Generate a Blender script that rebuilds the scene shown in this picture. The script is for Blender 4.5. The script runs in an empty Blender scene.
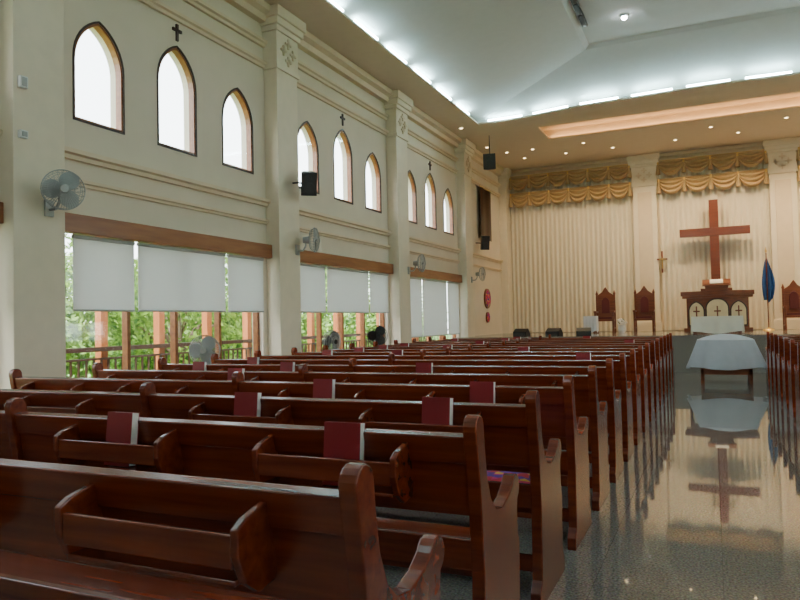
import bpy, bmesh, math, random
from mathutils import Vector, Matrix
random.seed(7)
S = bpy.context.scene
CX = 0.06
WL, WR = -6.545, 6.665
YB, YF = 23.375, -3.4
CZ = 6.475
STZ = 0.88
STY = 17.9
PRJ = 0.255      # pilaster projection
PHW = 0.30       # pilaster half width

# ---------------------------------------------------------------- materials
def nt(name):
    m = bpy.data.materials.new(name); m.use_nodes = True
    n = m.node_tree; b = n.nodes['Principled BSDF']
    return m, n, b
def coord(n, scale=(1,1,1)):
    tc = n.nodes.new('ShaderNodeTexCoord'); mp = n.nodes.new('ShaderNodeMapping')
    mp.inputs['Scale'].default_value = scale
    n.links.new(tc.outputs['Object'], mp.inputs['Vector']); return mp
def plain(name, col, rough=0.6, metal=0.0, var=0.08, scale=6.0, coat=0.0, bump=0.0):
    m, n, b = nt(name)
    mp = coord(n); no = n.nodes.new('ShaderNodeTexNoise'); no.inputs['Scale'].default_value = scale
    no.inputs['Detail'].default_value = 4
    r = n.nodes.new('ShaderNodeValToRGB')
    r.color_ramp.elements[0].position = 0.3; r.color_ramp.elements[1].position = 0.7
    r.color_ramp.elements[0].color = (*[c*(1-var) for c in col], 1)
    r.color_ramp.elements[1].color = (*[min(1, c*(1+var)) for c in col], 1)
    n.links.new(mp.outputs[0], no.inputs['Vector']); n.links.new(no.outputs['Fac'], r.inputs[0])
    n.links.new(r.outputs[0], b.inputs['Base Color'])
    b.inputs['Roughness'].default_value = rough; b.inputs['Metallic'].default_value = metal
    b.inputs['Coat Weight'].default_value = coat
    return m
def wood(name, c1, c2, rough=0.28, scale=(0.6, 9, 9), coat=0.25):
    m, n, b = nt(name)
    mp = coord(n, scale)
    no = n.nodes.new('ShaderNodeTexNoise'); no.inputs['Scale'].default_value = 3.0
    no.inputs['Detail'].default_value = 5; no.inputs['Distortion'].default_value = 0.3
    r = n.nodes.new('ShaderNodeValToRGB')
    r.color_ramp.elements[0].position = 0.28; r.color_ramp.elements[1].position = 0.78
    r.color_ramp.elements[0].color = (*c1, 1); r.color_ramp.elements[1].color = (*c2, 1)
    oi = n.nodes.new('ShaderNodeObjectInfo'); hs = n.nodes.new('ShaderNodeHueSaturation')
    mr = n.nodes.new('ShaderNodeMapRange'); mr.inputs['To Min'].default_value = 0.8; mr.inputs['To Max'].default_value = 1.15
    n.links.new(oi.outputs['Random'], mr.inputs['Value']); n.links.new(mr.outputs[0], hs.inputs['Value'])
    n.links.new(mp.outputs[0], no.inputs['Vector']); n.links.new(no.outputs['Fac'], r.inputs[0])
    n.links.new(r.outputs[0], hs.inputs['Color']); n.links.new(hs.outputs[0], b.inputs['Base Color'])
    b.inputs['Roughness'].default_value = rough; b.inputs['Coat Weight'].default_value = coat
    b.inputs['Coat Roughness'].default_value = 0.15
    return m
def emis(name, col, st):
    m, n, b = nt(name)
    b.inputs['Base Color'].default_value = (*col, 1)
    b.inputs['Emission Color'].default_value = (*col, 1); b.inputs['Emission Strength'].default_value = st
    return m
def cloth(name, col, trans=0.4, var=0.05):
    m, n, b = nt(name)
    mp = coord(n, (1,1,1)); no = n.nodes.new('ShaderNodeTexNoise'); no.inputs['Scale'].default_value = 9
    r = n.nodes.new('ShaderNodeValToRGB')
    r.color_ramp.elements[0].color = (*[c*(1-var) for c in col], 1)
    r.color_ramp.elements[1].color = (*[min(1, c*(1+var)) for c in col], 1)
    n.links.new(mp.outputs[0], no.inputs['Vector']); n.links.new(no.outputs['Fac'], r.inputs[0])
    n.links.new(r.outputs[0], b.inputs['Base Color']); b.inputs['Roughness'].default_value = 0.8
    t = n.nodes.new('ShaderNodeBsdfTranslucent'); n.links.new(r.outputs[0], t.inputs['Color'])
    mx = n.nodes.new('ShaderNodeMixShader'); mx.inputs[0].default_value = trans
    n.links.new(b.outputs[0], mx.inputs[1]); n.links.new(t.outputs[0], mx.inputs[2])
    n.links.new(mx.outputs[0], n.nodes['Material Output'].inputs['Surface'])
    return m

M = {}
M['wall'] = plain('wall_plaster', (0.76, 0.665, 0.53), 0.75, var=0.03, scale=2.0)
M['trim'] = plain('trim_plaster', (0.76, 0.62, 0.44), 0.6, var=0.03)
M['pil'] = plain('pilaster_plaster', (0.82, 0.715, 0.55), 0.6, var=0.03)
M['ceil'] = plain('ceiling_paint', (0.70, 0.61, 0.49), 0.8, var=0.02)
M['ceil2'] = plain('vault_paint', (0.64, 0.67, 0.66), 0.8, var=0.02)
M['pew'] = wood('mahogany', (0.12, 0.015, 0.006), (0.27, 0.043, 0.013), 0.26)
M['wood'] = wood('brown_wood', (0.13, 0.03, 0.010), (0.27, 0.075, 0.025), 0.35)
M['cross'] = wood('cross_wood', (0.15, 0.036, 0.015), (0.23, 0.055, 0.020), 0.4)
M['frame'] = wood('window_frame_wood', (0.24, 0.075, 0.025), (0.38, 0.14, 0.045), 0.4, scale=(6, 0.6, 6))
M['orange'] = wood('veranda_timber', (0.36, 0.10, 0.03), (0.55, 0.18, 0.05), 0.5, scale=(6, 6, 0.6))
M['dark'] = plain('dark_brown', (0.05, 0.022, 0.014), 0.4)
M['black'] = plain('black_plastic', (0.012, 0.012, 0.013), 0.4)
M['grille'] = plain('speaker_grille', (0.03, 0.03, 0.03), 0.7, scale=200, var=0.6)
M['grey'] = plain('grey_plastic', (0.42, 0.43, 0.42), 0.4)
M['wire'] = plain('wire_metal', (0.45, 0.46, 0.46), 0.3, metal=0.6)
M['blade'] = plain('fan_blade', (0.45, 0.47, 0.47), 0.4)
M['white'] = plain('white_paint', (0.8, 0.8, 0.78), 0.5)
M['paper'] = plain('book_pages', (0.85, 0.83, 0.78), 0.8)
M['red'] = plain('red_book_cover', (0.26, 0.008, 0.014), 0.5)
M['seatred'] = plain('red_velvet', (0.12, 0.02, 0.02), 0.8)
M['gold'] = plain('gold', (0.7, 0.48, 0.16), 0.35, metal=0.7)
M['cream'] = plain('cream_panel', (0.75, 0.62, 0.38), 0.5)
M['shade'] = cloth('shade_fabric', (0.74, 0.74, 0.72), 0.5, 0.01)
M['curtain'] = cloth('curtain_fabric', (0.84, 0.75, 0.58), 0.1)
M['swag'] = cloth('swag_fabric', (0.52, 0.36, 0.18), 0.05, 0.1)
M['lace'] = cloth('lace_cloth', (0.84, 0.88, 0.95), 0.3, 0.05)
M['linen'] = cloth('altar_linen', (0.86, 0.82, 0.70), 0.1, 0.05)
M['blue'] = cloth('flag_blue', (0.03, 0.12, 0.36), 0.1, 0.3)
M['tube'] = emis('fluorescent_tube', (0.64, 0.95, 1.0), 75)
M['warm'] = emis('warm_lamp', (1.0, 0.72, 0.38), 12)
M['warmstrip'] = emis('warm_strip', (1.0, 0.58, 0.25), 13)
M['cool'] = emis('cool_lamp', (0.9, 0.97, 1.0), 60)
M['trunk'] = plain('bark', (0.12, 0.08, 0.05), 0.9)
M['grass'] = plain('grass', (0.14, 0.28, 0.05), 0.9, var=0.4, scale=3)
M['deck'] = plain('veranda_floor', (0.35, 0.30, 0.26), 0.7)

# floor granite
m, n, b = nt('polished_granite'); mp = coord(n)
v = n.nodes.new('ShaderNodeTexVoronoi'); v.inputs['Scale'].default_value = 130
no = n.nodes.new('ShaderNodeTexNoise'); no.inputs['Scale'].default_value = 80; no.inputs['Detail'].default_value = 8
r = n.nodes.new('ShaderNodeValToRGB'); r.color_ramp.elements[0].position = 0.34; r.color_ramp.elements[1].position = 0.66
r.color_ramp.elements[0].color = (0.16, 0.148, 0.135, 1); r.color_ramp.elements[1].color = (0.44, 0.415, 0.385, 1)
mx = n.nodes.new('ShaderNodeMixRGB'); mx.blend_type = 'MULTIPLY'; mx.inputs[0].default_value = 0.28
bk = n.nodes.new('ShaderNodeTexBrick'); bk.offset = 0; bk.inputs['Scale'].default_value = 1
bk.inputs['Brick Width'].default_value = 0.6; bk.inputs['Row Height'].default_value = 0.6; bk.inputs['Mortar Size'].default_value = 0.002
bk.inputs['Color1'].default_value = (1, 1, 1, 1); bk.inputs['Color2'].default_value = (0.9, 0.9, 0.9, 1); bk.inputs['Mortar'].default_value = (0.6, 0.6, 0.6, 1)
m2 = n.nodes.new('ShaderNodeMixRGB'); m2.blend_type = 'MULTIPLY'; m2.inputs[0].default_value = 1
for t in (v, no, bk): n.links.new(mp.outputs[0], t.inputs['Vector'])
n.links.new(no.outputs['Fac'], r.inputs[0]); n.links.new(r.outputs[0], mx.inputs[1]); n.links.new(v.outputs['Color'], mx.inputs[2])
n.links.new(mx.outputs[0], m2.inputs[1]); n.links.new(bk.outputs['Color'], m2.inputs[2]); n.links.new(m2.outputs[0], b.inputs['Base Color'])
b.inputs['Roughness'].default_value = 0.025; b.inputs['IOR'].default_value = 1.9
M['floor'] = m
M['stage'] = plain('stage_granite', (0.24, 0.22, 0.19), 0.12, var=0.5, scale=60)
# leaves
m, n, b = nt('leaves'); mp = coord(n); no = n.nodes.new('ShaderNodeTexNoise'); no.inputs['Scale'].default_value = 4
r = n.nodes.new('ShaderNodeValToRGB'); r.color_ramp.elements[0].position = 0.35; r.color_ramp.elements[1].position = 0.68
r.color_ramp.elements[0].color = (0.02, 0.08, 0.012, 1); r.color_ramp.elements[1].color = (0.32, 0.48, 0.08, 1)
n.links.new(mp.outputs[0], no.inputs['Vector']); n.links.new(no.outputs['Fac'], r.inputs[0]); n.links.new(r.outputs[0], b.inputs['Base Color'])
t = n.nodes.new('ShaderNodeBsdfTranslucent'); n.links.new(r.outputs[0], t.inputs['Color'])
ms = n.nodes.new('ShaderNodeMixShader'); ms.inputs[0].default_value = 0.35
n.links.new(b.outputs[0], ms.inputs[1]); n.links.new(t.outputs[0], ms.inputs[2]); n.links.new(ms.outputs[0], n.nodes['Material Output'].inputs['Surface'])
M['leaf'] = m
# glass
m, n, b = nt('window_glass'); tr = n.nodes.new('ShaderNodeBsdfTransparent'); tr.inputs['Color'].default_value = (0.93, 0.98, 1, 1)
gl = n.nodes.new('ShaderNodeBsdfGlossy'); gl.inputs['Roughness'].default_value = 0.05
ms = n.nodes.new('ShaderNodeMixShader'); ms.inputs[0].default_value = 0.05
n.links.new(tr.outputs[0], ms.inputs[1]); n.links.new(gl.outputs[0], ms.inputs[2]); n.links.new(ms.outputs[0], n.nodes['Material Output'].inputs['Surface'])
M['glass'] = m
# colourful cushion / medallion
m, n, b = nt('patterned_fabric'); mp = coord(n); v = n.nodes.new('ShaderNodeTexVoronoi'); v.inputs['Scale'].default_value = 22
r = n.nodes.new('ShaderNodeValToRGB'); e = r.color_ramp.elements; r.color_ramp.interpolation = 'CONSTANT'
e[0].color = (0.6, 0.03, 0.15, 1); e[1].position = 0.75; e[1].color = (0.75, 0.5, 0.05, 1)
for p, c in ((0.3, (0.5, 0.02, 0.04, 1)), (0.5, (0.1, 0.02, 0.25, 1))):
    x = e.new(p); x.color = c
n.links.new(mp.outputs[0], v.inputs['Vector']); n.links.new(v.outputs['Color'], r.inputs[0]); n.links.new(r.outputs[0], b.inputs['Base Color'])
b.inputs['Roughness'].default_value = 0.8
M['pattern'] = m

# ---------------------------------------------------------------- builder
class B:
    def __init__(s): s.v = []; s.f = []; s.m = []; s.sm = []; s.mats = []
    def add(s, vs, fs, mat, smooth=False, T=None):
        mat = M[mat]
        if mat not in s.mats: s.mats.append(mat)
        k = s.mats.index(mat); o = len(s.v)
        for p in vs:
            p = Vector(p)
            s.v.append(T @ p if T else p)
        for f in fs:
            s.f.append([i+o for i in f]); s.m.append(k); s.sm.append(smooth)
    def box(s, x0, x1, y0, y1, z0, z1, mat, T=None):
        vs = [(x, y, z) for x in (x0, x1) for y in (y0, y1) for z in (z0, z1)]
        s.add(vs, [(0,1,3,2),(4,6,7,5),(0,4,5,1),(2,3,7,6),(0,2,6,4),(1,5,7,3)], mat, T=T)
    def prism(s, poly, ax, a0, a1, mat, T=None, smooth=False):
        def mk(p, a):
            return {'x': (a, p[0], p[1]), 'y': (p[0], a, p[1]), 'z': (p[0], p[1], a)}[ax]
        n = len(poly); vs = [mk(p, a0) for p in poly] + [mk(p, a1) for p in poly]
        fs = [list(range(n)), list(range(2*n-1, n-1, -1))] + [(i, (i+1) % n, n+(i+1) % n, n+i) for i in range(n)]
        s.add(vs, fs, mat, smooth, T)
    def cyl(s, p0, p1, r0, r1, mat, n=16, T=None):
        p0 = Vector(p0); p1 = Vector(p1); d = (p1-p0).normalized()
        a = d.orthogonal().normalized(); c = d.cross(a)
        vs = []
        for p, r in ((p0, r0), (p1, r1)):
            for i in range(n):
                t = 2*math.pi*i/n; vs.append(p + a*math.cos(t)*r + c*math.sin(t)*r)
        s.add(vs, [(i, (i+1) % n, n+(i+1) % n, n+i) for i in range(n)], mat, True, T)
        s.add(vs, [list(range(n)), list(range(2*n-1, n-1, -1))], mat, False, T)
    def tube(s, pts, r, mat, n=5, T=None, closed=False):
        N = len(pts)
        for i in range(N if closed else N-1):
            s.cyl(pts[i], pts[(i+1) % N], r, r, mat, n, T)
    def lathe(s, prof, mat, n=20, T=None, c=(0,0,0)):
        vs = []; fs = []
        for r, z in prof:
            for i in range(n):
                t = 2*math.pi*i/n; vs.append((c[0]+r*math.cos(t), c[1]+r*math.sin(t), c[2]+z))
        for j in range(len(prof)-1):
            for i in range(n): fs.append((j*n+i, j*n+(i+1) % n, (j+1)*n+(i+1) % n, (j+1)*n+i))
        s.add(vs, fs, mat, True, T)
        s.add(vs, [list(range(n))[::-1], list(range((len(prof)-1)*n, len(prof)*n))], mat, False, T)
    def ring(s, outer, inner, ax, a0, a1, mat):
        def mk(p, a):
            return {'x': (a, p[0], p[1]), 'y': (p[0], a, p[1])}[ax]
        n = len(outer); vs = [mk(p, a) for a in (a0, a1) for q in (outer, inner) for p in q]
        fs = []
        for i in range(n):
            j = (i+1) % n
            fs += [(i, j, n+j, n+i), (2*n+i, 3*n+i, 3*n+j, 2*n+j), (i, 2*n+i, 2*n+j, j), (n+i, n+j, 3*n+j, 3*n+i)]
        s.add(vs, fs, mat)
    def grid(s, fn, nu, nv, mat, T=None):
        vs = [fn(i/nu, j/nv) for j in range(nv+1) for i in range(nu+1)]
        fs = [(j*(nu+1)+i, j*(nu+1)+i+1, (j+1)*(nu+1)+i+1, (j+1)*(nu+1)+i) for j in range(nv) for i in range(nu)]
        s.add(vs, fs, mat, True, T)
    def mesh(s, name, recalc=True):
        me = bpy.data.meshes.new(name); me.from_pydata([tuple(p) for p in s.v], [], s.f)
        for mt in s.mats: me.materials.append(mt)
        for p, k, q in zip(me.polygons, s.m, s.sm): p.material_index = k; p.use_smooth = q
        if recalc:
            bm = bmesh.new(); bm.from_mesh(me); bmesh.ops.recalc_face_normals(bm, faces=bm.faces); bm.to_mesh(me); bm.free()
        me.update(); return me
    def obj(s, name, loc=(0,0,0), rz=0, bevel=0, recalc=True):
        return put(name, s.mesh(name, recalc), loc, rz, bevel)
def put(name, me, loc=(0,0,0), rz=0, bevel=0):
    o = bpy.data.objects.new(name, me); S.collection.objects.link(o)
    o.location = loc; o.rotation_euler = (0, 0, rz)
    if bevel:
        md = o.modifiers.new('bevel', 'BEVEL'); md.width = bevel; md.segments = 2; md.limit_method = 'ANGLE'; md.angle_limit = math.radians(40)
    return o

def arch(c, w, z0, zt, rise, k=8):
    a = w/2; R = (a*a+rise*rise)/(2*a); zs = zt-rise; th = math.asin(min(1, rise/R))
    right = [(c+a-R+R*math.cos(th*i/k), zs+R*math.sin(th*i/k)) for i in range(k+1)]
    left = [(2*c-x, z) for x, z in right[:-1]][::-1]
    return [(c-a, z0), (c+a, z0)] + right + left

# ---------------------------------------------------------------- room shell
TH = 0.21; TOP = 7.4
b = B(); b.box(WL-TH, WR+TH, YF-TH, YB+TH, -0.15, 0, 'floor'); b.obj('floor')
PIL = [0.315, 4.93, 9.545, 14.16, 18.77]
BAYS = [(PIL[i]+PHW, PIL[i+1]-PHW) for i in range(4)]
SH = [(0.27, 1.165), (1.23, 2.91), (2.975, 3.85)]
WZ0, WZ1 = 0.45, 2.54
SILL, TZ, TZM, AW, AR, SP = 3.755, 4.98, 5.158, 0.715, 0.53, 1.31
wcount = 0
for side, xw in ((-1, WL), (1, WR)):
    nm = 'left' if side < 0 else 'right'
    b = B(); x0, x1 = (xw-TH, xw) if side < 0 else (xw, xw+TH)
    b.box(x0, x1, YF-TH, YB+TH, 0, TOP, 'wall'); wall = b.obj('wall_'+nm)
    c = B()
    for (y0, y1) in BAYS:
        mid = (y0+y1)/2
        for k, dy in enumerate((-SP, 0, SP)):
            c.prism(arch(mid+dy, AW, SILL, TZM if k == 1 else TZ, AR), 'x', xw-0.6, xw+0.6, 'wall')
        c.box(xw-0.6, xw+0.6, y0+0.2, y1-0.12, WZ0, WZ1, 'wall')
    cut = c.obj('cutter')
    md = wall.modifiers.new('b', 'BOOLEAN'); md.object = cut; md.operation = 'DIFFERENCE'; md.solver = 'EXACT'
    bpy.context.view_layer.update(); dg = bpy.context.evaluated_depsgraph_get()
    me = bpy.data.meshes.new_from_object(wall.evaluated_get(dg)); wall.modifiers.clear(); wall.data = me
    bpy.data.objects.remove(cut)
    out = xw+side*0.12
    def portal(y, z, sy, sz):
        L = bpy.data.lights.new('sky_portal', 'AREA'); L.shape = 'RECTANGLE'; L.size = sy; L.size_y = sz; L.cycles.is_portal = True
        lo = bpy.data.objects.new('sky_portal', L); S.collection.objects.link(lo)
        lo.location = (xw+side*(TH+0.01), y, z); lo.rotation_euler = (Vector((-side, 0, 0))).to_track_quat('-Z', 'Z').to_euler()
    for (y0, y1) in BAYS:
        mid = (y0+y1)/2
        for k, dy in enumerate((-SP, 0, SP)):
            wcount += 1
            zt = TZM if k == 1 else TZ
            w = B(); o_ = arch(mid+dy, AW, SILL, zt, AR); i_ = arch(mid+dy, AW-0.045, SILL+0.022, zt-0.03, AR-0.015)
            gx = xw+side*0.05
            w.ring(o_, i_, 'x', gx-0.045, gx+0.045, 'frame')
            o2 = arch(mid+dy, AW+0.04, SILL-0.025, zt+0.025, AR+0.015)
            w.ring(o2, o_, 'x', xw-0.012, xw+0.012, 'dark')
            w.prism(arch(mid+dy, AW-0.04, SILL+0.02, zt-0.028, AR-0.015), 'x', gx-0.003, gx+0.003, 'glass')
            w.obj('window_%d' % wcount)
            portal(mid+dy, (zt+SILL)/2, AW, zt-SILL)
        x = B(); xa, xb = sorted((xw, xw-side*0.025))
        x.box(xa, xb, mid-0.02, mid+0.02, 5.243, 5.473, 'dark'); x.box(xa, xb, mid-0.085, mid+0.085, 5.37, 5.41, 'dark')
        x.obj('wall_cross')
        wcount += 1
        w = B(); a0, a1 = y0+0.2, y1-0.12
        xa, xb = out-0.045, out+0.045
        w.box(xa, xb, a0, a1, WZ0, WZ0+0.06, 'frame'); w.box(xa, xb, a0, a1, WZ1-0.06, WZ1, 'frame')
        for yy in (a0, y0+SH[0][1], y0+SH[1][1], a1-0.05, y0+2.0):
            w.box(xa, xb, yy, yy+0.05, WZ0+0.06, WZ1-0.06, 'frame')
        w.box(out-0.003, out+0.003, a0, a1, WZ0+0.06, WZ1-0.06, 'glass')
        w.obj('window_%d' % wcount)
        portal((a0+a1)/2, (WZ0+WZ1)/2, a1-a0, WZ1-WZ0)
        p = B(); xa, xb = sorted((xw, xw-side*0.12)); p.box(xa, xb, y0+0.005, y1-0.005, 2.42, 2.634, 'frame')
        p.obj('wooden_pelmet', bevel=0.008)
        for (s0, s1) in SH:
            q = B(); xc = xw-side*0.045
            bot = 1.56
            if y0 > 13 and side < 0: bot = 0.985
            q.box(xc-0.003, xc+0.003, y0+s0, y0+s1, bot, 2.40, 'shade')
            q.cyl((xc, y0+s0, bot), (xc, y0+s1, bot), 0.012, 0.012, 'grey', 8)
            q.cyl((xc, y0+s0, 2.39), (xc, y0+s1, 2.39), 0.024, 0.024, 'grey', 10)
            q.obj('roller_shade')
    for yc in PIL + [YB-0.31]:
        p = B(); f = xw-side*PRJ
        def bx(e, dy, z0, z1, mat='pil'):
            a, c_ = sorted((xw, f-side*e)); p.box(a, c_, yc-PHW-dy, yc+PHW+dy, z0, z1, mat)
        bx(0, 0, 0, 5.515); bx(0.04, 0.04, 0, 0.35)
        bx(0.035, 0.035, 5.49, 5.56); bx(0.017, 0.017, 5.56, 6.11); bx(0.05, 0.05, 6.11, 6.195); bx(0.09, 0.09, 6.195, 6.305); bx(0.125, 0.125, 6.305, CZ)
        for (dy, dz) in ((-0.135, 0.0), (0.135, 0.0), (0, 0.145), (0, -0.145)):
            zz = 5.83+dz
            a, c_ = sorted((f-side*0.017, f-side*0.045))
            p.box(a, c_, yc+dy-0.085, yc+dy+0.085, zz-0.02, zz+0.02, 'trim'); p.box(a, c_, yc+dy-0.02, yc+dy+0.02, zz-0.085, zz+0.085, 'trim')
            p.cyl((a, yc+dy, zz), (c_, yc+dy, zz), 0.042, 0.042, 'trim', 12)
        p.obj('pilaster', bevel=0.007)
    def mould(z, h, d, name):
        t = B(); s_ = -side
        poly = [(xw, z), (xw+s_*d*0.5, z), (xw+s_*d*0.6, z+h*0.4), (xw+s_*d, z+h*0.55), (xw+s_*d, z+h), (xw, z+h)]
        t.prism(poly, 'y', YF, YB, 'trim'); t.obj(name)
    for k, (z, h, d) in enumerate(((2.97, 0.077, 0.06), (3.26, 0.11, 0.10), (5.515, 0.10, 0.085), (5.86, 0.10, 0.10), (6.24, 0.235, 0.24))):
        mould(z, h, d, 'trim_%d' % (k+1+(0 if side < 0 else 5)))
    t = B(); a, c_ = sorted((xw, xw-side*0.02)); t.box(a, c_, YF, YB, 0, 0.12, 'trim'); t.obj('baseboard_'+nm)

b = B(); b.box(WL, WR, YB, YB+TH, 0, TOP, 'wall'); b.obj('wall_back')
b = B(); b.box(WL, WR, YF-TH, YF, 0, TOP, 'wall'); b.obj('wall_front')
d = B()
for sx in (-1, 1):
    d.box(CX+min(0, sx*0.95)+0.01, CX+max(0, sx*0.95)-0.01, YF, YF+0.06, 0, 2.4, 'frame')
    d.box(CX+sx*0.48-0.3, CX+sx*0.48+0.3, YF+0.06, YF+0.08, 0.3, 1.0, 'wood'); d.box(CX+sx*0.48-0.3, CX+sx*0.48+0.3, YF+0.06, YF+0.08, 1.2, 2.2, 'wood')
    d.cyl((CX+sx*0.1, YF+0.06, 1.05), (CX+sx*0.1, YF+0.12, 1.05), 0.03, 0.03, 'gold')
d.obj('door_1', bevel=0.01)

# ceiling: soffit ring + recessed tray over the chancel
LX, RX, CY = -5.44, 5.56, 17.085
b = B(); z0, z1 = CZ, CZ+0.04
b.box(WL, LX, YF, YB, z0, z1, 'ceil'); b.box(RX, WR, YF, YB, z0, z1, 'ceil')
b.box(LX, RX, YF, -1.7, z0, z1, 'ceil')
ra, rb = CX-4.165, CX+4.165; r0, r1 = 18.275, 19.635
def cyf(x):   # gently scalloped inner edge of the cove
    return CY - 0.45*math.exp(-((x-CX)/1.3)**2) + 0.16*math.cos((x-CX)*1.3)
NX = 48
xs_ = [LX+(RX-LX)*i/NX for i in range(NX+1)]
b.prism([(x, cyf(x)) for x in xs_] + [(RX, r0), (LX, r0)], 'z', z0, z1, 'ceil'); b.box(LX, RX, r1, YB, z0, z1, 'ceil')
b.box(LX, ra, r0, r1, z0, z1, 'ceil'); b.box(rb, RX, r0, r1, z0, z1, 'ceil')
b.box(ra-0.25, rb+0.25, r0-0.25, r1+0.25, z0+0.32, z0+0.36, 'ceil')
for q in ((ra-0.25, ra-0.22, r0-0.25, r1+0.25), (rb+0.22, rb+0.25, r0-0.25, r1+0.25), (ra-0.25, rb+0.25, r0-0.25, r0-0.22), (ra-0.25, rb+0.25, r1+0.22, r1+0.25)):
    b.box(*q, z1, z0+0.32, 'ceil')
b.obj('ceiling')
# raised coffer: four straight inclined flanks meeting in hips, rising to a flat crown
b = B(); VZ = 7.19
O = [(LX-0.4, -2.05, CZ+0.085), (RX+0.4, -2.05, CZ+0.085), (RX+0.4, CY+0.5, CZ+0.085), (LX-0.4, CY+0.5, CZ+0.085)]
Ii = [(CX-2.42, 0.85, VZ), (CX+2.42, 0.85, VZ), (CX+2.42, 15.26, VZ), (CX-2.42, 15.26, VZ)]
Bt = [(x, y, CZ+0.03) for x, y, z in O]
Up = [(x+(0.10 if x < CX else -0.10), y+(0.10 if y < 5 else -0.10), VZ+0.07) for x, y, z in Ii]
b.add(O+Ii+Bt+Up, [(0,1,5,4),(1,2,6,5),(2,3,7,6),(3,0,4,7),(0,8,9,1),(1,9,10,2),(2,10,11,3),(3,11,8,0),
                   (4,5,13,12),(5,6,14,13),(6,7,15,14),(7,4,12,15),(12,13,14,15)], 'ceil2')
b.obj('ceiling_vault', recalc=False)
b = B(); b.box(WL-0.3, WR+0.3, YF-0.3, YB+0.3, TOP, TOP+0.1, 'ceil'); b.obj('roof_slab')
# cove tubes
b = B(); zt = CZ+0.077
y = -1.3
while y < CY-0.95:
    for x in (LX-0.017, RX+0.017): b.cyl((x, y, zt), (x, y+0.88, zt), 0.022, 0.022, 'tube', 8)
    y += 1.3
x = LX+0.25
while x < RX-0.9:
    b.cyl((x, cyf(x)+0.03, zt), (x+0.9, cyf(x+0.9)+0.03, zt), 0.022, 0.022, 'tube', 8); b.cyl((x, -1.72, zt), (x+0.9, -1.72, zt), 0.022, 0.022, 'tube', 8)
    x += 1.2
b.obj('cove_light_strip')
b = B()
for yy in (r0-0.15, r1+0.15):
    b.box(ra, rb, yy-0.02, yy+0.02, z1, z1+0.03, 'warmstrip')
b.obj('recess_light_strip')
ZC = VZ+0.07
b = B(); b.box(-2.22, -2.11, 7.65, 14.1, ZC-0.045, ZC, 'black')
for i in range(12): b.box(-2.20, -2.13, 7.75+i*0.525, 8.17+i*0.525, ZC-0.058, ZC-0.045, 'grille')
b.obj('ceiling_slot_diffuser')
b = B(); b.lathe([(0.08, 0), (0.09, -0.025), (0.06, -0.04)], 'white', c=(-1.40, 14.0, ZC)); b.lathe([(0.045, 0.0), (0.055, -0.025), (0.035, -0.05), (0.01, -0.06)], 'cool', c=(-1.40, 14.0, ZC-0.04)); b.obj('ceiling_lamp')

# downlights
def downlight(x, y, e, aim=None):
    g = B(); g.lathe([(0.06, 0), (0.07, -0.010), (0.05, -0.014)], 'white', c=(x, y, CZ)); g.lathe([(0.045, -0.012), (0.035, -0.02), (0.01, -0.022)], 'warm', c=(x, y, CZ))
    g.obj('recessed_downlight')
    if e:
        L = bpy.data.lights.new('downlight_beam', 'SPOT'); L.energy = e; L.color = (1, 0.74, 0.42); L.spot_size = math.radians(120); L.spot_blend = 0.9; L.shadow_soft_size = 0.12
        lo = bpy.data.objects.new('downlight_beam', L); S.collection.objects.link(lo); lo.location = (x, y, CZ-0.05)
        if aim: lo.rotation_euler = Vector(aim).to_track_quat('-Z', 'Y').to_euler()
for x_, e in ((-5.3, 120), (-4.0, 150), (-2.6, 240), (-0.85, 400), (0.8, 460), (2.8, 480), (4.2, 400), (5.4, 300)):
    downlight(x_, 21.5, e, aim=(0, 0.22, -1))
for x_ in (-5.6, -4.8, -3.3, 0.1, 1.9, 4.8):
    downlight(x_, 20.5, 0)
downlight(-5.95, 17.3, 0); downlight(-5.95, 19.6, 0)

# ---------------------------------------------------------------- stage
b = B(); b.box(WL, WR, STY, YB, 0, STZ-0.04, 'stage'); b.box(WL, WR, STY-0.03, YB, STZ-0.04, STZ, 'stage'); b.obj('stage_platform')
for sx in (-1, 1):
    p = B(); xc = CX+sx*1.93; f = YB-0.27
    def bz(e, z0, z1, m_='pil'): p.box(xc-0.357-e, xc+0.357+e, f-e, YB, z0, z1, m_)
    bz(0, STZ, 5.54); bz(0.04, STZ, STZ+0.3); bz(0.035, 5.49, 5.56); bz(0.017, 5.56, 6.11); bz(0.06, 6.11, 6.195); bz(0.10, 6.195, 6.305); bz(0.135, 6.305, CZ)
    p.box(xc-0.21, xc+0.21, f-0.017, f, STZ+0.5, 5.3, 'trim')
    for dx, dz in ((-0.16, 0), (0.16, 0), (0, 0.145), (0, -0.145)):
        zz = 5.84+dz; p.box(xc+dx-0.085, xc+dx+0.085, f-0.045, f-0.017, zz-0.02, zz+0.02, 'trim'); p.box(xc+dx-0.02, xc+dx+0.02, f-0.045, f-0.017, zz-0.085, zz+0.085, 'trim')
        p.cyl((xc+dx, f-0.045, zz), (xc+dx, f-0.017, zz), 0.042, 0.042, 'trim', 12)
    p.obj('pilaster', bevel=0.007)
b = B(); b.prism([(YB, 6.25), (YB-0.10, 6.25), (YB-0.17, 6.365), (YB-0.24, 6.39), (YB-0.24, CZ), (YB, CZ)], 'x', WL, WR, 'trim'); b.obj('trim_11')

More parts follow.
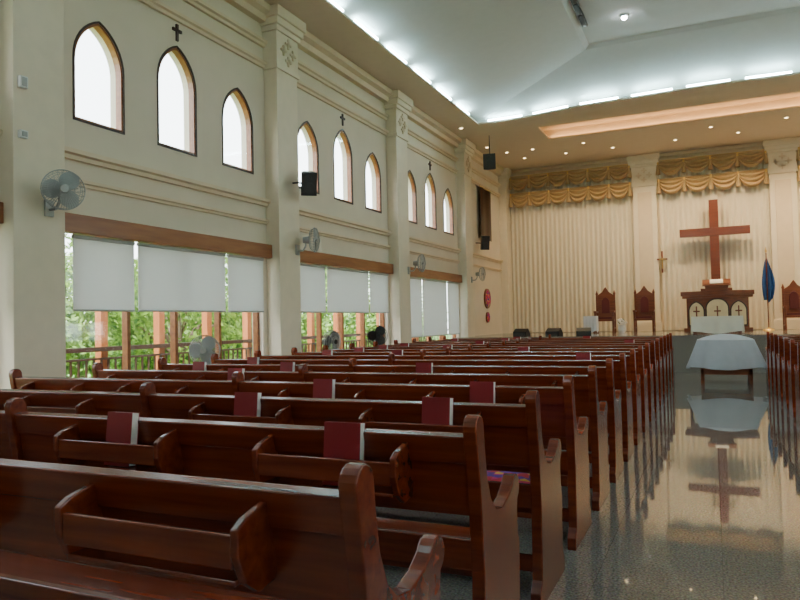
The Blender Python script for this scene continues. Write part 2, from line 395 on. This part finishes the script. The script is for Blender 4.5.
def curtain(x0, x1, name='stage_curtain'):
    g = B(); n = int((x1-x0)/0.018); ph = random.random()*6
    def fn(u, v_):
        x = x0+(x1-x0)*u; z = STZ+0.02+(5.9-STZ)*v_
        a = 0.030*math.sin(x*2*math.pi/0.15+ph+0.5*math.sin(x*3))+0.018*math.sin(x*7+v_*2)
        return (x, YB-0.14+a*(1.1-0.4*v_), z)
    g.grid(fn, n, 8, 'curtain'); return g.obj(name, recalc=False)
def swags(x0, x1, n):
    g = B(); w = (x1-x0)/n
    g.box(x0, x1, YB-0.29, YB-0.22, 6.19, 6.25, 'gold')
    for tier, (zt, H) in enumerate(((6.22, 0.49), (5.66, 0.53))):
        off = 0.085 if tier == 0 else 0.05
        g.grid(lambda u, v_: (x0+(x1-x0)*u, YB-0.23+0.007*math.sin(u*(x1-x0)*70), zt-0.02-0.25*v_), int((x1-x0)*34), 2, 'swag')
        for k in range(n):
            xc = x0+w*(k+0.5)
            def fn(u, v_):
                s_ = 2*u-1; d = max(0.0, 1-abs(s_)**2.2)
                z = zt-0.085*v_*(1-d)-H*v_*(0.12+0.88*d)
                yy = YB-0.24-off*0.6-(0.05+0.08*v_)*d-0.045*math.cos(v_*math.pi*2*3.5)*d
                return (xc+s_*w*0.52, yy, z)
            g.grid(fn, 16, 36, 'swag')
        for k in range(n+1):
            xc = x0+w*k
            g.cyl((xc, YB-0.31, zt), (xc, YB-0.31, zt-0.10), 0.025, 0.038, 'gold', 8)
            g.cyl((xc, YB-0.30, zt-0.10), (xc, YB-0.30, zt-H*0.85), 0.034, 0.072, 'swag', 10)
    g.obj('swag_valance', recalc=False)
for x0, x1, n_ in ((WL+0.27, CX-2.30, 6), (CX-1.565, CX+1.565, 4), (CX+2.30, WR-0.27, 6)):
    curtain(x0, x1); swags(x0+0.06, x1-0.06, n_)

# cross on the stage wall, standing on its plinth
b = B(); cxx = 0.10
b.box(cxx-0.1275, cxx+0.1275, YB-0.53, YB-0.375, 2.07, 4.84, 'cross'); b.box(cxx-0.97, cxx+0.97, YB-0.545, YB-0.36, 3.755, 3.995, 'cross')
b.box(cxx-0.38, cxx+0.38, YB-0.72, YB-0.32, STZ, 2.07, 'wood'); b.box(cxx-0.43, cxx+0.43, YB-0.77, YB-0.30, 2.07, 2.15, 'wood')
b.obj('wooden_cross', bevel=0.01)
b = B(); cy_ = YB-0.30; b.box(-1.435, -1.385, cy_, cy_+0.035, 2.71, 3.39, 'wood'); b.box(-1.565, -1.255, cy_, cy_+0.035, 3.11, 3.16, 'wood')
b.box(-1.422, -1.398, cy_-0.02, cy_, 2.84, 3.18, 'gold'); b.box(-1.51, -1.31, cy_-0.02, cy_, 3.12, 3.145, 'gold'); b.obj('crucifix')

# pulpit (local coordinates, front faces -Y)
b = B()
def bow(w, dp, k=10): return [(-w/2, 0.6), (w/2, 0.6)] + [(w/2-w*i/k, 0.2-dp*math.sin(math.pi*i/k)) for i in range(k+1)]
b.prism(bow(1.74, 0.17), 'z', 0, 0.11, 'wood'); b.prism(bow(1.57, 0.15), 'z', 0.11, 0.95, 'wood')
b.prism(bow(1.79, 0.2), 'z', 0.95, 1.02, 'wood'); b.prism(bow(1.87, 0.24), 'z', 1.02, 1.14, 'wood')
for dx, w, zt_ in ((-0.53, 0.36, 0.83), (0, 0.53, 0.90), (0.53, 0.36, 0.83)):
    yy = 0.015+(0.07 if dx else 0)
    b.prism(arch(dx, w+0.07, 0.16, zt_+0.035, 0.27), 'y', yy-0.01, yy+0.25, 'dark')
    b.prism(arch(dx, w, 0.20, zt_, 0.25), 'y', yy-0.025, yy+0.2, 'cream')
    b.box(dx-0.017, dx+0.017, yy-0.045, yy-0.025, 0.32, 0.72, 'cross'); b.box(dx-0.085, dx+0.085, yy-0.045, yy-0.025, 0.56, 0.6, 'cross')
b.prism([(-0.27, 1.14), (0.27, 1.14), (0.32, 1.34), (-0.32, 1.34)], 'y', 0.1, 0.42, 'wood')
T = Matrix.Translation((0, 0.26, 1.375)) @ Matrix.Rotation(math.radians(25), 4, 'X')
b.box(-0.36, 0.36, -0.21, 0.21, -0.017, 0.017, 'wood', T); b.box(-0.17, 0.17, -0.13, 0.13, 0.017, 0.05, 'paper', T)
b.obj('pulpit', (0.10, 20.9, STZ), 0, 0.007)
def draped(name, x, y, z, w, dpt, h, flare=0.06, mat='lace', legs=0.0, dome=0.0, topw=None):
    g = B(); n = 96; rows = 14
    tw = (topw or w)/2; td = dpt/2
    def per(t, a, c_):
        t = t*4; k = int(t) % 4; f_ = t-int(t)
        P_ = [(-a, -c_), (a, -c_), (a, c_), (-a, c_)]; p, q = P_[k], P_[(k+1) % 4]
        return p[0]+(q[0]-p[0])*f_, p[1]+(q[1]-p[1])*f_
    def fn(u, v_):
        aw = tw+(w/2-tw)*v_; x_, y_ = per(u, aw, td+flare*v_*0.5)
        wv = 1+flare*v_*math.sin(u*2*math.pi*16)*0.8
        return (x_*wv, y_*wv, h-(h-legs)*v_+0.03*math.cos(u*2*math.pi*4)*v_)
    g.grid(fn, n, rows, mat)
    g.grid(lambda u, v_: ((2*u-1)*tw, (2*v_-1)*td, h+dome*(1-(2*u-1)**2)*(1-(2*v_-1)**2)), 12, 12, mat)
    for sx in (-1, 1):
        for sy in (-1, 1):
            g.box(sx*(tw-0.08)-0.03, sx*(tw-0.08)+0.03, sy*(td-0.06)-0.03, sy*(td-0.06)+0.03, 0, h-0.06, 'wood')
    g.box(-tw+0.05, tw-0.05, -td+0.03, td-0.03, max(0.05, legs-0.12) if legs else h-0.08, (legs+0.03) if legs else h-0.02, 'wood')
    g.obj(name, (x, y, z), recalc=False)
draped('altar_table', 0.07, 18.9, STZ, 1.16, 0.5, 0.44, legs=0.04, mat='linen')
draped('cloth_covered_table', 0.19, 15.3, 0, 1.40, 0.8, 0.86, flare=0.06, legs=0.30, dome=0.11, topw=1.02)
draped('draped_side_table', -3.36, 21.25, STZ, 0.38, 0.36, 0.52, legs=0.05)
b = B(); b.lathe([(0.085, 0), (0.12, 0.10), (0.095, 0.2), (0.11, 0.24)], 'white')
for i in range(26):
    a = random.random()*6.28; r_ = random.random()*0.15; zz = 0.26+random.random()*0.14
    b.lathe([(0.01, -0.035), (0.035, 0), (0.026, 0.026), (0.005, 0.035)], 'paper' if i % 4 else 'leaf', 7, c=(r_*math.cos(a), r_*math.sin(a), zz))
b.obj('flower_pot', (-2.5, 21.5, STZ))

# bishop chairs
b = B()
for sx in (-1, 1):
    b.box(sx*0.265-0.03, sx*0.265+0.03, -0.24, -0.18, 0, 0.64, 'wood'); b.box(sx*0.265-0.03, sx*0.265+0.03, 0.19, 0.25, 0, 1.17, 'wood')
    b.box(sx*0.265-0.04, sx*0.265+0.04, -0.27, 0.21, 0.62, 0.67, 'wood'); b.lathe([(0.03, 0), (0.043, 0.035), (0.026, 0.08), (0.005, 0.14)], 'wood', 10, c=(sx*0.265, 0.22, 1.17))
    b.box(sx*0.265-0.018, sx*0.265+0.018, -0.18, 0.19, 0.12, 0.16, 'wood')
b.box(-0.26, 0.26, -0.24, 0.22, 0.35, 0.42, 'wood'); b.box(-0.23, 0.23, -0.22, 0.18, 0.42, 0.48, 'seatred')
bp = [(-0.24, 0.48), (0.24, 0.48), (0.24, 1.17), (0.19, 1.2), (0.10, 1.27), (0.05, 1.35), (0, 1.42), (-0.05, 1.35), (-0.10, 1.27), (-0.19, 1.2), (-0.24, 1.17)]
b.prism(bp, 'y', 0.2, 0.24, 'wood'); b.prism(arch(0, 0.24, 0.6, 1.1, 0.17), 'y', 0.185, 0.205, 'seatred')
chair = b.mesh('bishop_chair')
for x_ in (-3.06, -1.91, 2.08, 3.15): put('bishop_chair', chair, (x_, 22.1, STZ), 0, 0.005)
# flag
b = B(); b.lathe([(0.16, 0), (0.14, 0.035), (0.045, 0.07), (0.018, 0.09)], 'gold'); b.cyl((0, 0, 0.07), (0, 0, 2.2), 0.016, 0.016, 'wood', 8); b.lathe([(0.01, 2.2), (0.035, 2.25), (0.018, 2.3), (0.003, 2.38)], 'gold', 10)
b.grid(lambda u, v_: (0.01+u*(0.06+0.13*math.sin(v_*2.6)), 0.045*math.sin(u*12)*(0.4+v_), 2.08-1.32*v_*(1-0.12*u)-u*0.2*(1-v_)), 24, 14, 'blue')
b.grid(lambda u, v_: (-0.01-u*(0.04+0.08*math.sin(v_*2.6)), 0.045*math.sin(u*9)*(0.4+v_), 2.06-1.2*v_-u*0.12*(1-v_)), 12, 12, 'blue')
b.obj('flag_on_pole', (1.41, 22.1, STZ), recalc=False)
b = B(); b.prism([(-0.14, 0), (0.14, 0), (0.14, 0.08), (0.02, 0.22), (-0.14, 0.13)], 'x', -0.19, 0.19, 'black')
b.prism([(-0.15, 0.02), (-0.14, 0.02), (-0.14, 0.12), (-0.15, 0.12)], 'x', -0.16, 0.16, 'grille'); mon = b.mesh('stage_monitor_speaker')
for x_ in (-4.75, -3.87, -3.1): put('stage_monitor_speaker', mon, (x_, 18.4, STZ), math.radians(random.uniform(-15, 15)), 0.01)

# ---------------------------------------------------------------- pews
L = 4.86; H2 = L/2
def arcp(cy, cz, r_, a0, a1, k=6): return [(cy+r_*math.cos(math.radians(a0+(a1-a0)*i/k)), cz+r_*math.sin(math.radians(a0+(a1-a0)*i/k))) for i in range(k+1)]
endp = [(-0.09, 0), (-0.09, 0.07), (-0.045, 0.12), (-0.03, 0.45), (-0.055, 0.75)]
endp += arcp(-0.045, 0.965, 0.048, 190, 10, 8)
endp += [(0.012, 0.88), (0.03, 0.78), (0.07, 0.69), (0.13, 0.64), (0.21, 0.625), (0.30, 0.645), (0.36, 0.675)]
endp += arcp(0.415, 0.655, 0.055, 140, -70, 8)
endp += [(0.425, 0.56), (0.43, 0.48), (0.45, 0.42), (0.44, 0.30), (0.43, 0.14), (0.47, 0.07), (0.47, 0)]
endp = endp[::-1]
b = B()
for x0 in (-H2, H2-0.05): b.prism(endp, 'x', x0, x0+0.05, 'pew')
b.prism(endp, 'x', -0.022, 0.022, 'pew')
for xa, xb in ((-H2+0.05, -0.022), (0.022, H2-0.05)):
    b.prism([(-0.075, 0.935), (-0.035, 0.945), (-0.02, 0.93), (-0.015, 0.84), (-0.055, 0.835)], 'x', xa, xb, 'pew')
    b.prism([(-0.045, 0.838), (-0.022, 0.838), (0.015, 0.64), (-0.01, 0.64)], 'x', xa, xb, 'pew')
    b.prism([(-0.012, 0.555), (0.022, 0.555), (0.032, 0.44), (-0.004, 0.44)], 'x', xa, xb, 'pew')
    b.prism([(0.02, 0.41), (0.46, 0.425), (0.47, 0.44), (0.46, 0.455), (0.02, 0.44)], 'x', xa, xb, 'pew')
    b.box(xa, xb, 0.40, 0.425, 0.32, 0.412, 'pew'); b.box(xa, xb, 0.05, 0.075, 0.12, 0.20, 'pew')
RK = (-1.85, -0.75, 0.75, 1.85)
for rx in RK:
    for sx in (-0.31, 0.285):
        b.prism([(-0.03, 0.70), (-0.10, 0.69), (-0.155, 0.73), (-0.185, 0.80), (-0.185, 0.865), (-0.15, 0.885), (-0.07, 0.905), (-0.05, 0.905), (-0.02, 0.75)][::-1], 'x', rx+sx, rx+sx+0.025, 'pew')
    b.box(rx-0.285, rx+0.285, -0.165, -0.02, 0.72, 0.735, 'pew'); b.box(rx-0.285, rx+0.285, -0.178, -0.16, 0.765, 0.85, 'pew')
pew = b.mesh('church_pew')
ROWS = [1.52+0.887*k for k in range(16)]
PLX, PRX = -0.77-H2, 0.90+H2
HB = 0.235
bk_ = B(); bk_.box(-0.075, 0.075, -0.022, -0.018, 0, HB, 'red'); bk_.box(-0.075, 0.075, 0.018, 0.022, 0, HB, 'red'); bk_.box(-0.078, -0.072, -0.022, 0.022, 0, HB, 'red'); bk_.box(-0.072, 0.074, -0.018, 0.018, 0.004, HB-0.002, 'paper')
book = bk_.mesh('hymn_book')
for k, y in enumerate(ROWS):
    put('church_pew', pew, (PLX, y, 0), 0, 0.005); put('church_pew', pew, (PRX, y, 0), 0, 0.005)
    for px_, fixed in ((PLX, True), (PRX, False)):
        for j, rx in enumerate(RK):
            on = (fixed and 1 <= k <= 3 and j >= 2) or (k > 3 and random.random() < 0.45) or (k > 0 and j < 2 and random.random() < 0.2)
            if k == 0 and fixed: on = False
            if on:
                o = put('hymn_book', book, (px_+rx+0.05+random.uniform(-0.04, 0.04), y-0.105, 0.737), random.uniform(-0.12, 0.05)); o.rotation_euler.x = -0.10
b = B(); b.grid(lambda u, v_: (-0.2+0.4*u, -0.17+0.34*v_, 0.03+0.045*(max(0, (1-(2*u-1)**4)*(1-(2*v_-1)**4)))**0.5), 12, 12, 'pattern')
b.grid(lambda u, v_: (-0.2+0.4*u, -0.17+0.34*v_, 0.03-0.03*(max(0, (1-(2*u-1)**4)*(1-(2*v_-1)**4)))**0.5), 12, 12, 'pattern')
b.obj('seat_cushion', (-1.04, ROWS[2]+0.26, 0.456))

# ---------------------------------------------------------------- fans
def fanhead(g, T, R=0.2, wm='wire', bm_='blade', hb='grey'):
    for yy, rr in ((0.0, 1.0), (0.035, 0.97), (-0.05, 0.92), (0.06, 0.75), (0.075, 0.45), (-0.08, 0.6)):
        pts = [(R*rr*math.cos(t_*2*math.pi/28), yy, R*rr*math.sin(t_*2*math.pi/28)) for t_ in range(28)]
        g.tube(pts, 0.006 if rr == 1.0 else 0.003, wm, 4, T, True)
    for i in range(48):
        a = 2*math.pi*i/48; c_, s_ = math.cos(a), math.sin(a)
        g.tube([(R*q*c_, yy, R*q*s_) for q, yy in ((0.2, 0.085), (0.6, 0.07), (0.9, 0.045), (1, 0))], 0.0026, wm, 3, T)
        if i % 2 == 0: g.tube([(R*q*c_, yy, R*q*s_) for q, yy in ((0.25, -0.09), (0.7, -0.075), (1, 0))], 0.0024, wm, 3, T)
    g.cyl((0, 0.08, 0), (0, 0.095, 0), R*0.22, R*0.20, hb, 20, T); g.cyl((0, -0.02, 0), (0, 0.05, 0), 0.035, 0.03, hb, 14, T)
    g.cyl((0, -0.19, 0), (0, -0.08, 0), 0.05, 0.065, hb, 16, T)
    for k in range(3):
        Tk = T @ Matrix.Rotation(k*2*math.pi/3, 4, 'Y')
        g.grid(lambda u, v_: (0.03+u*(R*0.82), 0.015+0.025*(v_-0.5)*2*(1-0.4*u), (v_-0.5)*(0.05+0.14*math.sin(math.pi*min(1, u*0.75+0.15)))), 8, 5, bm_, Tk)
def wall_fan(y, z, face):
    g = B(); px_ = WL+PRJ+0.002
    g.box(px_, px_+0.025, y-0.05, y+0.05, z-0.24, z-0.07, 'grey')
    g.tube([(px_+0.02, y, z-0.17), (px_+0.12, y, z-0.17), (px_+0.17, y, z-0.10), (px_+0.17, y, z)], 0.015, 'grey', 8)
    T = Matrix.Translation((px_+0.2, y, z)) @ Matrix.Rotation(face, 4, 'Z') @ Matrix.Translation((0, 0.12, 0))
    fanhead(g, T, 0.205); g.obj('wall_fan', recalc=False)
wall_fan(5.02, 2.77, math.radians(-122)); wall_fan(9.75, 2.74, math.radians(-62)); wall_fan(14.37, 2.67, math.radians(-75)); wall_fan(18.87, 2.67, math.radians(-80))
def ped_fan(x, y, z, face, hb='grey', wm='wire', bl='blade'):
    g = B(); g.lathe([(0.17, 0), (0.16, 0.03), (0.04, 0.045), (0.018, 0.06)], hb); g.cyl((0, 0, 0.05), (0, 0, z-0.06), 0.013, 0.011, hb, 10); g.box(-0.045, 0.045, -0.045, 0.045, z-0.24, z-0.1, hb)
    g.tube([(0, 0, z-0.06), (0, 0, z)], 0.018, hb, 8)
    T = Matrix.Translation((0, 0, z)) @ Matrix.Rotation(face, 4, 'Z') @ Matrix.Translation((0, 0.13, 0)); fanhead(g, T, 0.195, wm, bl, hb)
    g.obj('pedestal_fan', (x, y, 0), recalc=False)
ped_fan(-6.0, 7.12, 1.04, math.radians(-150)); ped_fan(-5.9, 11.85, 1.10, math.radians(-140), 'black', 'black', 'black'); ped_fan(-6.0, 10.15, 1.04, math.radians(-100), 'black', 'wire', 'black')

# speakers etc.
def speaker(name, loc, w, dp, h, rz, tilt, bracket):
    g = B(); T = Matrix.Rotation(tilt, 4, 'X')
    g.prism([(-w/2, -dp/2), (w/2, -dp/2), (w*0.32, dp/2), (-w*0.32, dp/2)], 'z', -h/2, h/2, 'black', T)
    g.box(-w/2+0.02, w/2-0.02, -dp/2-0.012, -dp/2, -h/2+0.02, h/2-0.02, 'grille', T)
    g.cyl((0, -dp/2-0.02, -h*0.18), (0, -dp/2-0.01, -h*0.18), w*0.34, w*0.36, 'grille', 20, T); g.cyl((0, -dp/2-0.02, h*0.28), (0, -dp/2-0.01, h*0.28), w*0.14, w*0.16, 'grille', 16, T)
    g.tube(bracket, 0.015, 'black', 8)
    g.obj(name, loc, rz, 0.008)
speaker('wall_speaker', (-5.99, 9.66, 3.66), 0.26, 0.24, 0.38, math.radians(38), math.radians(18), [(0, 0.08, 0), (-0.15, 0.12, 0.03), (-0.24, 0.17, 0.03)])
speaker('wall_speaker', (-6.25, 20.06, 3.69), 0.25, 0.22, 0.42, math.radians(40), math.radians(8), [(0, 0.08, 0), (-0.2, 0.25, 0.02)])
speaker('hanging_speaker', (-5.5, 18.36, 5.73), 0.34, 0.27, 0.42, math.radians(10), math.radians(8), [(0, 0, 0.18), (0, 0, CZ-5.73)])
for z_, h_ in ((3.79, 0.12), (3.28, 0.08)):
    g = B(); g.box(WL+PRJ, WL+PRJ+0.05, 4.675, 4.76, z_, z_+h_, 'white'); g.box(WL+PRJ+0.05, WL+PRJ+0.06, 4.69, 4.745, z_+0.015, z_+h_-0.015, 'grey'); g.obj('electrical_box', bevel=0.004)
g = B(); g.grid(lambda u, v_: (WL+0.12+0.012*math.sin(u*9), 20.3+1.1*u, 3.86+1.61*v_), 16, 4, 'dark'); g.cyl((WL+0.12, 20.26, 5.48), (WL+0.12, 21.44, 5.48), 0.02, 0.02, 'gold', 8)
g.obj('hanging_banner', recalc=False)
for z_, r_ in ((2.03, 0.32), (1.435, 0.17)):
    g = B(); g.cyl((WL, 21.1, z_), (WL+0.045, 21.1, z_), r_, r_*0.97, 'wood', 28); g.cyl((WL+0.045, 21.1, z_), (WL+0.055, 21.1, z_), r_*0.82, r_*0.8, 'pattern', 28); g.obj('round_plaque')

# ---------------------------------------------------------------- outside
g = B(); g.box(-80, 80, -60, 90, -0.6, -0.5, 'grass'); g.obj('ground_lawn')
for sd in (-1, 1):
    xo = WL-TH if sd < 0 else WR+TH
    a, c_ = sorted((xo, xo+sd*1.6)); g = B(); g.box(a, c_, YF, YB, -0.5, -0.02, 'deck'); g.obj('veranda_floor')
    xr = xo+sd*1.28
    g = B(); g.box(xr-0.03, xr+0.03, YF, YB, 1.02, 1.085, 'dark'); g.box(xr-0.018, xr+0.018, YF, YB, 0.08, 0.12, 'dark'); g.box(xr-0.018, xr+0.018, YF, YB, 0.90, 0.93, 'dark')
    y = YF
    while y < YB:
        g.box(xr-0.012, xr+0.012, y, y+0.024, 0.12, 0.9, 'dark'); y += 0.13
    g.obj('veranda_railing')
    g = B(); y = YF+0.42
    while y < YB:
        g.box(xr-0.06+sd*0.1, xr+0.06+sd*0.1, y-0.06, y+0.06, -0.5, 2.75, 'orange'); y += 1.15
    g.box(xr-0.045+sd*0.1, xr+0.045+sd*0.1, YF, YB, 2.75, 2.9, 'orange'); g.obj('veranda_pergola')
def tree(seed, top):
    rnd = random.Random(seed); g = B()
    g.cyl((0, 0, 0), (0.1, 0.05, top*0.6), 0.14, 0.06, 'trunk', 10)
    for k in range(6):
        a = rnd.random()*6.28; g.cyl((0.05, 0, top*0.3), (1.0*math.cos(a), 1.0*math.sin(a), top*(0.5+0.3*rnd.random())), 0.05, 0.02, 'trunk', 6)
    vs = []; fs = []
    for k in range(26):
        a = rnd.random()*6.28; rr = 1.6*rnd.random()**0.5; zc = 0.4+rnd.random()*(top-0.95)
        c = Vector((rr*math.cos(a), rr*math.sin(a), zc)); R = 0.47+0.3*rnd.random()
        for i in range(240):
            d = Vector((rnd.gauss(0, 1), rnd.gauss(0, 1), rnd.gauss(0, 0.8))).normalized()*R*(0.55+0.5*rnd.random())
            p = c+d; u = Vector((rnd.gauss(0, 1), rnd.gauss(0, 1), rnd.gauss(0, 1))).normalized(); w = u.orthogonal().normalized(); s_ = 0.05+0.06*rnd.random()
            o = len(vs); vs += [p-u*s_, p+w*s_*0.45, p+u*s_, p-w*s_*0.45]; fs.append((o, o+1, o+2, o+3))
    g.add(vs, fs, 'leaf'); return g.mesh('garden_tree', recalc=False)
t1, t2, t3 = tree(1, 4.3), tree(2, 3.7), tree(3, 6.4)
pos = [(-11, 2.6, t1), (-10.6, 6.5, t2), (-12.3, 9, t1), (-10.8, 12, t2), (-12.8, 14, t1), (-11.5, 17, t1), (-14, 20.4, t3), (-11.2, 21.7, t1), (-15.3, 10.2, t1), (-16.2, 17, t2), (-15, 24.6, t3), (-12.8, 28, t1), (-18, 32, t3), (-20.4, 25.5, t3), (-17, 22, t1), (-13.8, 6, t1), (-15.8, 13.6, t1),
       (11, 4.2, t1), (11, 10.2, t2), (12, 16, t1)]
for i, (x_, y_, me) in enumerate(pos): put('garden_tree', me, (x_, y_, -0.5), i*1.3)

# ---------------------------------------------------------------- light + camera
w = bpy.data.worlds.new('sky'); S.world = w; w.use_nodes = True; wn = w.node_tree; bg = wn.nodes['Background']
tc = wn.nodes.new('ShaderNodeTexCoord'); sp = wn.nodes.new('ShaderNodeSeparateXYZ'); rp = wn.nodes.new('ShaderNodeValToRGB')
wn.links.new(tc.outputs['Generated'], sp.inputs[0]); wn.links.new(sp.outputs['Z'], rp.inputs[0]); wn.links.new(rp.outputs[0], bg.inputs['Color'])
rp.color_ramp.elements[0].color = (1.0, 0.975, 0.94, 1); rp.color_ramp.elements[1].color = (0.88, 0.94, 1, 1)
bg.inputs['Strength'].default_value = 9.0
sl = bpy.data.lights.new('sun', 'SUN'); sl.energy = 22; sl.angle = 0.05; sl.color = (1, 0.95, 0.85)
so = bpy.data.objects.new('sun', sl); S.collection.objects.link(so); so.rotation_euler = Vector((-0.12, 0.55, -0.8)).to_track_quat('-Z', 'Y').to_euler()

cam = bpy.data.cameras.new('camera'); cam.sensor_width = 36; cam.lens = 690/800*36; cam.clip_start = 0.02; cam.clip_end = 500
co = bpy.data.objects.new('camera', cam); S.collection.objects.link(co); S.camera = co
R = Matrix.Rotation(math.radians(24.4), 4, 'Z') @ Matrix.Rotation(math.radians(90+1.82), 4, 'X') @ Matrix.Rotation(math.radians(-1.26), 4, 'Z')
co.matrix_world = Matrix.Translation((0, 0, 1.35)) @ R
